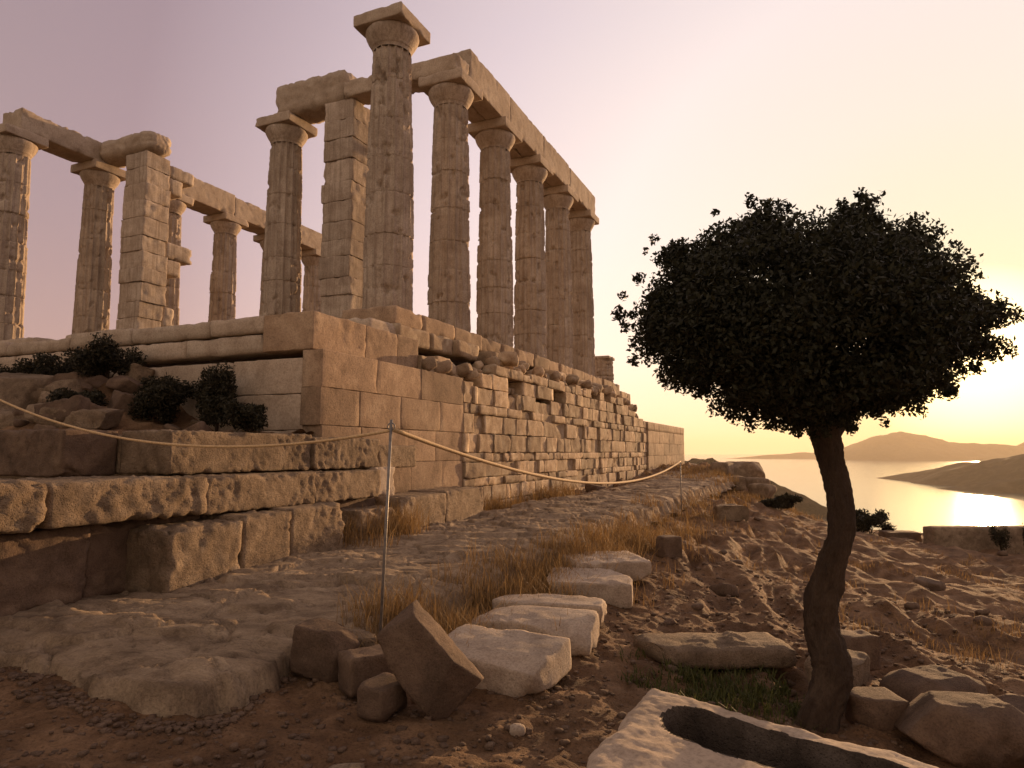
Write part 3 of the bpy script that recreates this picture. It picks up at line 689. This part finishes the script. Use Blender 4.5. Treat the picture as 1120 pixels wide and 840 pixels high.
rock('rock', -.76, 4.22, (.28, .24, .22), 'small dark rock at the foot of the tipped block', 610, cuts=6, rz=1.0)
rock('rock', -1.12, 5.0, (.34, .25, .22), 'reddish rock at the path edge behind the pile', 611, 'step', cuts=6)
rock('pebble', .03, 4.0, (.09, .08, .06), 'fist-sized pale stone on the dirt in front of the slabs', 612, 'slab', cuts=4)
rock('rock', 1.55, 5.5, (1.15, .55, .16), 'long low flat rock left of the tree trunk above the green grass', 613, 'step', cuts=4, rz=.05, r=.05)
rock('boulder', 2.85, 4.8, (.62, .5, .38), 'rounded dark boulder right of the tree foot', 614, cuts=7, r=.14, seg=.03, rz=.3)
rock('boulder', 2.55, 4.0, (.72, .5, .34), 'largest rounded boulder at the bottom right edge', 615, cuts=7, r=.14, seg=.03, rz=-.2)
rock('rock', 2.32, 5.0, (.42, .36, .26), 'paler rock just behind the tree trunk on its right', 616, 'step', cuts=6, rz=.5)
rock('rock', 2.62, 5.6, (.4, .35, .26), 'dark jagged rock behind the boulders', 617, cuts=6, rz=.2)
rock('rock', 2.75, 3.55, (.36, .3, .2), 'sharp reddish rock cut by the bottom right corner', 618, 'step', cuts=6)
rock('rock', 2.2, 4.35, (.3, .28, .2), 'dark rock wedged at the right foot of the tree', 619, cuts=6)
rock('rock', -.78, 3.35, (.17, .13, .08), 'small pale rock near the bottom edge left of centre', 620, 'step', cuts=6)
rock('rock', -.95, 3.25, (.12, .1, .06), 'tiny rock beside the small pale rock at the bottom edge', 621, 'step', cuts=6)
rock('rock', 4.9, 15.6, (.7, .5, .4), 'jagged rock beside the far end of the path', 622, 'step', cuts=6)
for i, (x, y, s, lb) in enumerate([(9.9, 29.5, 1.5, 'large rock crowning the mound beyond the path'), (8.6, 28.5, 1.1, 'rough rock on the left of the mound beyond the path'), (9.9, 28.2, 1.0, 'rock on the right shoulder of the mound above the sea'),
        (8.1, 25.5, .9, 'rock halfway up the mound among dry grass'), (9.4, 26, 1.0, 'low rock at the foot of the mound')]):
    rock('rock', x, y, (s, s * .8, s * .6), lb, 640 + i, 'step', cuts=6, seg=.07, rz=i, r=.1)
rock('low_wall', 13.1, 18.9, (3.7, .55, .95), 'long low stone wall on the hillside edge at the far right, sea behind it', 630, 'step', cat='low wall', r=.06, seg=.09, maxn=44, rz=.03, sink=.3)
rock('stone_block', 10.9, 19.6, (.9, .6, .55), 'squat block left of the low wall on the hillside edge', 631, 'brown', seg=.07, sink=.3)

# ------------------------------------------------------------------ carved trough in the near right corner
def trough():
    nx, ny = 150, 120
    L_, W_ = 2.3, .98
    u, vv = np.meshgrid(np.linspace(-L_ / 2 - .03, L_ / 2 + .03, nx), np.linspace(-W_ / 2 - .03, W_ / 2 + .03, ny), indexing='ij'); u = u.ravel(); vv = vv.ravel()
    wob = .03 * fbm(v3(u * 2.5, vv * 2.5, 3), 4)
    rr = .10
    dx = np.abs(u) - (L_ / 2 - rr); dy = np.abs(vv) - (W_ / 2 - rr)
    sd = np.hypot(np.clip(dx, 0, None), np.clip(dy, 0, None)) + np.minimum(np.maximum(dx, dy), 0) - rr + wob
    r2 = .13; hw = .14
    ux = u + .12; ex = np.abs(ux) - (L_ / 2 - .32 - r2); ey = np.abs(vv - .17) - (hw - r2 + .001)
    si = np.hypot(np.clip(ex, 0, None), np.clip(ey, 0, None)) + np.minimum(np.maximum(ex, ey), 0) - r2 + wob * .8
    H = .50
    z = H - .05 * sst(-.10, .0, sd) ** 2 - (H - .0) * sst(-.012, .02, sd) + .010 * fbm(v3(u * 3, vv * 3, 7), 4) + .006 * fbm(v3(u * 16, vv * 16, 9), 3)
    z = z - .30 * sst(.012, -.04, si) + .0
    f = grid_faces(nx, ny)
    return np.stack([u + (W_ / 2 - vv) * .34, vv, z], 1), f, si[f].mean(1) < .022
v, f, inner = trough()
TRL = ((1.12, 2.24, -.03), R(-43.8))
trgh = obj('stone_trough', v, f, M['marble_beam'], None, TRL[0], TRL[1])
M['humus'] = stone_mat('dark_soil_fill', (.02, .014, .01, 1), (.035, .024, .016, 1), (.06, .042, .028, 1), (.012, .009, .007, 1), 3, 1, pits=.8, island=0, bdist=.03)
uu, v2 = np.meshgrid(np.linspace(-1.0, .9, 70), np.linspace(-.06, .38, 30), indexing='ij'); uu = uu.ravel(); v2 = v2.ravel()
obj('soil_fill', np.stack([uu + (.49 - v2) * .34, v2, .33 + .012 * fbm(v3(uu * 5, v2 * 5), 4)], 1), grid_faces(70, 30), M['humus'], trgh)
trgh.data.materials.append(stone_mat('dark_inner_stone', (.05, .038, .03, 1), (.09, .068, .052, 1), (.16, .125, .10, 1), (.03, .022, .018, 1), 3, 1, pits=.8, island=0, bdist=.03))  # darker stone tone for the faces inside the hollow
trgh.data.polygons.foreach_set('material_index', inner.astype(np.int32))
tag(trgh, 'pale carved stone trough with a long rounded hollow in the near right corner', 'trough')

# ------------------------------------------------------------------ gravel and scattered stones
def scatter_mesh(pts, sizes, seed):
    rs = np.random.RandomState(seed); var = [stone((1.3, 1, .7), .12, .5, .12, 3, 3, 60 + k, .2, 3) for k in range(8)]
    P = []
    for (x, y, z), s in zip(pts, sizes):
        v, f = var[rs.randint(8)]; a = rs.uniform(0, 6.28); c_, s_ = math.cos(a), math.sin(a)
        q = v * s; q = np.stack([q[:, 0] * c_ - q[:, 1] * s_, q[:, 0] * s_ + q[:, 1] * c_, q[:, 2]], 1)
        P.append((q + np.array([x, y, z]), f))
    return join(P)
rs = np.random.RandomState(3)
n = 5200; yy = 2.2 * np.exp(rs.uniform(0, 1.45, n)); xx = rs.uniform(-1.05, 1.05, n) * yy * .8
sz = .008 + .03 * rs.rand(n) ** 4 + .002 * yy
PZs, PSs = path_z(xx, yy); ok = PSs < -.12
xx, yy, sz = xx[ok], yy[ok], sz[ok]; g = ground(xx, yy)
ed = smpath([(p[0], p[1], 0) for p in PATH[:10]], 900); k = rs.randint(0, 900, 900)
ex = ed[k, 0] + rs.normal(0, .06, 900); ey = ed[k, 1] - .13 + rs.normal(0, .06, 900); es = .008 + .035 * rs.rand(900) ** 3
xx, yy, sz = np.r_[xx, ex], np.r_[yy, ey], np.r_[sz, es]; g = ground(xx, yy)
v, f = scatter_mesh(np.stack([xx, yy, g + sz * .1], 1), sz, 1)
tag(obj('gravel', v, f, M['brown']), kind='stuff')
# countable hillside stones
lbl = 'small brown stone lying on the rocky hillside right of the path'
for i in range(50):
    y = 4.5 * math.exp(rs.uniform(0, 1.55)); x = rs.uniform(.12, .95) * y * .8 + .3
    if path_z(np.array([x]), np.array([y]))[1][0] > -.3: continue
    s = (.05 + .16 * rs.rand() ** 2.5) * (1 + y * .05)
    v, f = stone((s * 1.6, s * 1.1, s * .75), .04, s * .16, .02, 7, 4, 2000 + i, .06, 10); v = rot(v, rs.uniform(-.3, .3), rs.uniform(-.3, .3), rs.uniform(0, 6))
    tag(obj('hillside_stone', v, f, M['brown'], None, (x, y, gz(x, y) + s * .12)), lbl, 'rock', 'stones scattered over the hillside')

# ------------------------------------------------------------------ grass
def grass(name, spots, mat, seed, hgt=(.05, .28), blades=46, spread=.24, wid=.0016):
    rs = np.random.RandomState(seed); V = []; F = []; n = 0
    for (x, y, k) in spots:
        z = surf(x, y) - .02; nb = int(blades * k)
        for _ in range(nb):
            a = rs.uniform(0, 6.28); r_ = spread * math.sqrt(rs.rand()) * (.7 + .5 * k); bx_, by_ = x + r_ * math.cos(a), y + r_ * math.sin(a)
            h = (hgt[0] + (hgt[1] - hgt[0]) * rs.rand() ** 1.8) * (.6 + .5 * k); ln = rs.uniform(.1, 1.1) * h; b_ = rs.uniform(0, 6.28); ww = wid * (1 + .12 * y) * rs.uniform(.6, 1.4)
            px2, py2 = math.cos(b_ + 1.57) * ww, math.sin(b_ + 1.57) * ww
            mx, my = bx_ + math.cos(b_) * ln * .35, by_ + math.sin(b_) * ln * .35
            tx, ty = bx_ + math.cos(b_) * ln, by_ + math.sin(b_) * ln
            V += [(bx_ - px2, by_ - py2, z), (bx_ + px2, by_ + py2, z), (mx + px2 * .8, my + py2 * .8, z + h * .6), (mx - px2 * .8, my - py2 * .8, z + h * .6), (tx + px2 * .3, ty + py2 * .3, z + h), (tx - px2 * .3, ty - py2 * .3, z + h)]
            F += [(n, n + 1, n + 2, n + 3), (n + 3, n + 2, n + 4, n + 5)]; n += 6
    return tag(obj(name, np.array(V), np.array(F), mat, smooth=False), kind='stuff')
rs = np.random.RandomState(12)
edge = smpath([(p[0], p[1], 0) for p in PATH[9:19]], 400)
sp = []
for i in range(640):
    e = edge[min(399, int(rs.beta(1.1, 1.6) * 399))]; o1 = abs(rs.normal()) * .35 * (1 + e[1] * .05)
    x, y = e[0] + o1 * .9 - .08, e[1] - o1 * .25 + rs.normal() * .15
    if fbm(np.array([[x * .9, y * .9, 0]]), 2)[0] < -.25: continue
    sp.append((x, y, rs.uniform(.5, 1.3)))
grass('dry_grass', sp, M['dry'], 1)
sp = []
for i in range(800):
    y = 5.5 * math.exp(rs.uniform(0, 1.6)); x = rs.uniform(.2, .98) * y * .8
    if path_z(np.array([x]), np.array([y]))[1][0] > -.1 or fbm(np.array([[x * .6, y * .6, 9]]), 2)[0] < .12: continue
    sp.append((x, y, rs.uniform(.3, .8)))
for i in range(150):
    sp.append((rs.normal(8.2, 1.6), rs.uniform(22, 30), rs.uniform(.8, 1.8)))
grass('dry_grass', sp, M['dry'], 2, hgt=(.05, .2), blades=35, spread=.22)
sp = [(*TP(rs.uniform(-4.5, -3.2), rs.uniform(-2.75, -2.3))[:2], .9) for i in range(26)]
sp += [(*TP(rs.uniform(-3.0, 6), rs.uniform(-2.1, -1.65))[:2], .8) for i in range(60)]
grass('dry_grass', sp, M['dry'], 3, hgt=(.15, .4))
sp = [(rs.normal(1.5, .28), rs.normal(4.85, .25), rs.uniform(.3, .7)) for i in range(170)]
grass('green_grass', sp, M['green'], 4, hgt=(.04, .12), blades=40, spread=.1, wid=.003)

# ------------------------------------------------------------------ tree
def leaves(centres, radii, n, seed, size=(.03, .014), shell=.55, flat=None):
    """small folded leaves through the volume of overlapping clumps"""
    rs = np.random.RandomState(seed); Cn = np.array(centres); Rr = np.array(radii, float)
    if Rr.ndim == 1: Rr = np.stack([Rr, Rr, Rr * .8], 1)
    wgt = (Rr.prod(1)) ** (2 / 3); idx = rs.choice(len(Cn), n, p=wgt / wgt.sum())
    d = rs.normal(size=(n, 3)); d /= np.linalg.norm(d, axis=1)[:, None]
    rad = 1 - (1 - shell) * rs.rand(n) ** 1.2
    rad *= 1 + .28 * fbm(d * 2.2 + idx[:, None] * 3.3, 3)
    p = Cn[idx] + d * Rr[idx] * rad[:, None]
    a = rs.normal(size=(n, 3)); a /= np.linalg.norm(a, axis=1)[:, None]
    b = np.cross(a, rs.normal(size=(n, 3))); b /= np.linalg.norm(b, axis=1)[:, None]
    s = rs.uniform(.6, 1.3, n)[:, None]; l = a * size[0] * s; w2 = b * size[1] * s
    V = np.stack([p - l, p - l * .1 + w2, p + l, p - l * .1 - w2], 1).reshape(-1, 3)
    F = np.arange(4 * n).reshape(n, 4)
    return V, F
TD = 4.35
def tp(px, py, dy=0):
    ry = math.cos(PITCH) - (420 - py) / 750 * math.sin(PITCH); k = (TD + dy) / ry
    return ((px - 560) / 750 * k, TD + dy, 1.55 + (math.sin(PITCH) + (420 - py) / 750 * math.cos(PITCH)) * k)
tx, ty = tp(890, 795)[:2]
tg = gz(tx, ty)
tree = thing('tree', 'small tree with a bent dark trunk and dense flattened crown against the sunset', 'tree', (tx, ty, tg))
TL = np.array([tx, ty, tg])
TK = [(892, 812, 25), (895, 790, 23), (907, 752, 21), (909, 722, 25), (898, 686, 21), (900, 655, 20), (910, 618, 17), (919, 591, 15), (921, 560, 15), (914, 528, 15), (907, 496, 16), (903, 465, 17), (900, 430, 12)]
trunk = smpath([tp(a, b2, .05 * math.sin(b2 * .03)) for a, b2, _ in TK], 200)
rad = np.interp(np.linspace(0, 1, 200), np.linspace(0, 1, len(TK)), [c * .86 * TD / 750 for *_, c in TK])
v, f = tube(trunk, rad, 96, True, .20, 3); obj('trunk', v - TL, f, M['bark'], tree)
rs = np.random.RandomState(21)
cl = [(760, 330, 75, 66), (742, 292, 42, 36), (785, 262, 42, 32), (850, 258, 52, 34), (925, 252, 52, 36), (990, 262, 45, 34), (1030, 300, 45, 38), (1062, 345, 42, 28), (1000, 340, 80, 66), (900, 335, 110, 84),
      (825, 360, 90, 76), (765, 395, 56, 46), (812, 445, 50, 32), (868, 462, 46, 26), (850, 425, 60, 40), (935, 430, 50, 40), (900, 468, 34, 16), (1005, 418, 52, 26), (965, 445, 46, 24), (985, 432, 60, 26), (1050, 385, 44, 26), (1045, 352, 52, 40), (1000, 395, 52, 32), (718, 355, 40, 34), (1092, 345, 24, 14), (1080, 384, 28, 10), (712, 372, 42, 36), (742, 412, 44, 28), (706, 340, 32, 34), (722, 272, 18, 12), (936, 226, 16, 16), (824, 232, 24, 14), (950, 300, 90, 60)]
cs, rr = [], []
for cx, cy, rx, ry in cl:
    k = math.sqrt(max(.05, 1 - ((cx - 892) / 235) ** 2 - ((cy - 350) / 175) ** 2))
    for dy in (-1, -.4, .4, 1):
        s_ = 1 - .22 * abs(dy); q = tp(892 + (cx - 892) * s_, 350 + (cy - 350) * s_, dy * 1.0 * k)
        cs.append(np.array(q) - TL); g_ = (TD + dy * k) / 750 * .86; rr.append((rx * g_ * s_ * 1.08, .3 * k + .14, ry * g_ * s_ * 1.08))
# sprigs that break the outline
for i in range(170):
    a = rs.uniform(0, 2 * PI); b_ = rs.uniform(-.9, .9); j = rs.randint(len(cl)); cx, cy, rx, ry = cl[j]
    q = tp(cx + rx * .9 * math.cos(a), cy - ry * (.92 if math.sin(a) > 0 else .75) * math.sin(a), rs.uniform(-.5, .5)); cs.append(np.array(q) - TL); r_ = rs.uniform(.025, .055); rr.append((r_, r_, r_))
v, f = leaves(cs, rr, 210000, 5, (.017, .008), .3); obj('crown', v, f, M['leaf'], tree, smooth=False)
parts = []
for i in range(20):
    cx, cy, rx, ry = cl[i % len(cl)]; dy = rs.uniform(-.6, .6)
    e = np.array(tp(cx, cy, dy)); s0 = trunk[rs.randint(170, 198)]
    md = s0 * .55 + e * .45 + np.array([0, 0, .08 + rs.uniform(-.05, .1)])
    parts.append(tube(smpath([s0, md, e], 12), np.linspace(.045, .008, 12), 8, False, .2, i))
v, f = join(parts); obj('limbs', v - TL, f, M['bark'], tree)

# ------------------------------------------------------------------ shrubs
def shrub(x, y, z, size, label, seed, n=2600, rzm='shrubleaf', lsize=(.03, .012), group=None):
    rs = np.random.RandomState(seed); t = thing('shrub', label, 'shrub', (x, y, z), 0, group)
    k = 12; cs = [(rs.uniform(-.35, .35) * size[0], rs.uniform(-.35, .35) * size[1], size[2] * rs.uniform(.3, .75)) for _ in range(k)]
    v, f = leaves(cs, [(.22 * size[0] * rs.uniform(.6, 1.2), .22 * size[1] * rs.uniform(.6, 1.2), .28 * size[2] * rs.uniform(.6, 1.2)) for _ in range(k)], n, seed, lsize, .3)
    obj('foliage', v, f, M[rzm], t, smooth=False)
    parts = []
    for c in cs[:7]:
        v, f = tube(smpath([(0, 0, -.03), (c[0] * .3, c[1] * .3, c[2] * .5), c], 6), np.linspace(.012, .004, 6), 5, False); parts.append((v, f))
    v, f = join(parts); obj('stem', v, f, M['bark'], t)
    return t
def tshrub(X, Y, size, label, seed, **kw):
    z = float(slope_z(np.array([X]), np.array([Y]))[0]); p = TP(X, Y, z); return shrub(p[0], p[1], p[2] - .03, size, label, seed, **kw)
tshrub(-4.15, .0, (.7, .9, 1.0), 'tall dark shrub against the platform wall nearest its corner', 501, n=8000)
tshrub(-4.25, .9, (.8, 1.1, .8), 'dark shrub leaning on the wall beside the tallest shrub', 502, n=8000)
tshrub(-4.3, 2.1, (.8, 1.3, .7), 'dark shrub in the middle of the slope between boulder and wall', 509, n=8000)
tshrub(-5.0, 1.5, (.5, 1.0, .35), 'low dark bush just above the long sunlit step block', 510, n=4500)
tshrub(-4.2, 3.4, (.6, 1.8, .6), 'wide dark shrub on the slope above the reddish boulder', 503, n=7000)
tshrub(-4.2, 5.2, (.7, 1.9, .65), 'broad dark shrub on the slope under the short flat marble block', 507, n=7000)
tshrub(-4.2, 7.2, (.7, 1.8, .7), 'dark shrub on the slope near the left edge of the picture', 504, n=6000)
tshrub(-4.5, -.95, (.5, .6, .45), 'small dark bush behind the upper step at the wall corner', 505, n=3500)
tshrub(-5.4, 4.4, (.7, 1.3, .5), 'low dark bush left of the reddish boulder', 506, n=4500)
tshrub(-5.5, 6.0, (.7, 1.3, .5), 'low dark bush beside the rope at the left edge', 508, n=4500)

# ------------------------------------------------------------------ rope barrier
def post(x, y, ztop, label, lean=(0, 0), r=.011):
    g = surf(x, y); t = thing('rope_post', label, 'post', (x, y, g), 0, 'metal stakes of the rope barrier')
    v, f = tube([(0, 0, -.06), (lean[0] * .5, lean[1] * .5, (ztop - g) * .5), (lean[0], lean[1], ztop - g)], r, 10); obj('stake', v, f, M['metal'], t)
    a = np.linspace(0, 2 * PI, 14); ring = np.stack([lean[0] + .026 * np.cos(a), lean[1] + .0 * a, ztop - g - .05 + .026 * np.sin(a)], 1)
    v, f = tube(ring, .005, 6, False); obj('rope_ring', v, f, M['metal'], t)
post(-.93, 4.95, 1.78, 'thin steel stake standing at the near corner of the path, rope tied to its top', (.06, 0))
post(3.66, 15.0, 1.36, 'short far stake at the right end of the sagging rope')
def rope(a, d, b, c, label, r):
    t_ = np.linspace(0, 1, 90)[:, None]; p = np.array(a) + np.array(d) * t_; p[:, 2] = a[2] + b * t_[:, 0] + c * t_[:, 0] ** 2
    ang = t_[:, 0] * 500; v, f = tube(p, r, 8, True, .12, 2)
    tag(obj('rope', v, f, M['rope']), label, 'rope', 'ropes of the barrier')
rope((-.86, 4.95, 1.71), (4.52, 10.05, 0), -2.08, 1.71, 'thick tan rope sagging from the near stake to the far stake', .017)
rope((-.88, 4.95, 1.70), (-5.34, 2.55, 0), -.835, 1.575, 'thin rope running left from the near stake past the dark blocks', .011)
shrub(12.75, 18.2, gz(12.75, 18.2) - .02, (.45, .45, .95), 'small bushy silhouette left of the two at the low wall', 520, n=1500)
shrub(13.4, 18.1, gz(13.4, 18.1) - .02, (.25, .25, 1.15), 'thin upright plant at the right edge before the low wall', 521, n=900)
shrub(8.5, 22.0, gz(8.5, 22.0) - .05, (1.5, .9, .6), 'dark bush at the edge above the sea left of the trunk', 522, n=5000, lsize=(.05, .02))
shrub(10.6, 20.6, gz(10.6, 20.6) - .05, (1.2, .9, .75), 'dark bush at the edge above the sea right of the trunk', 523, n=5000, lsize=(.05, .02))
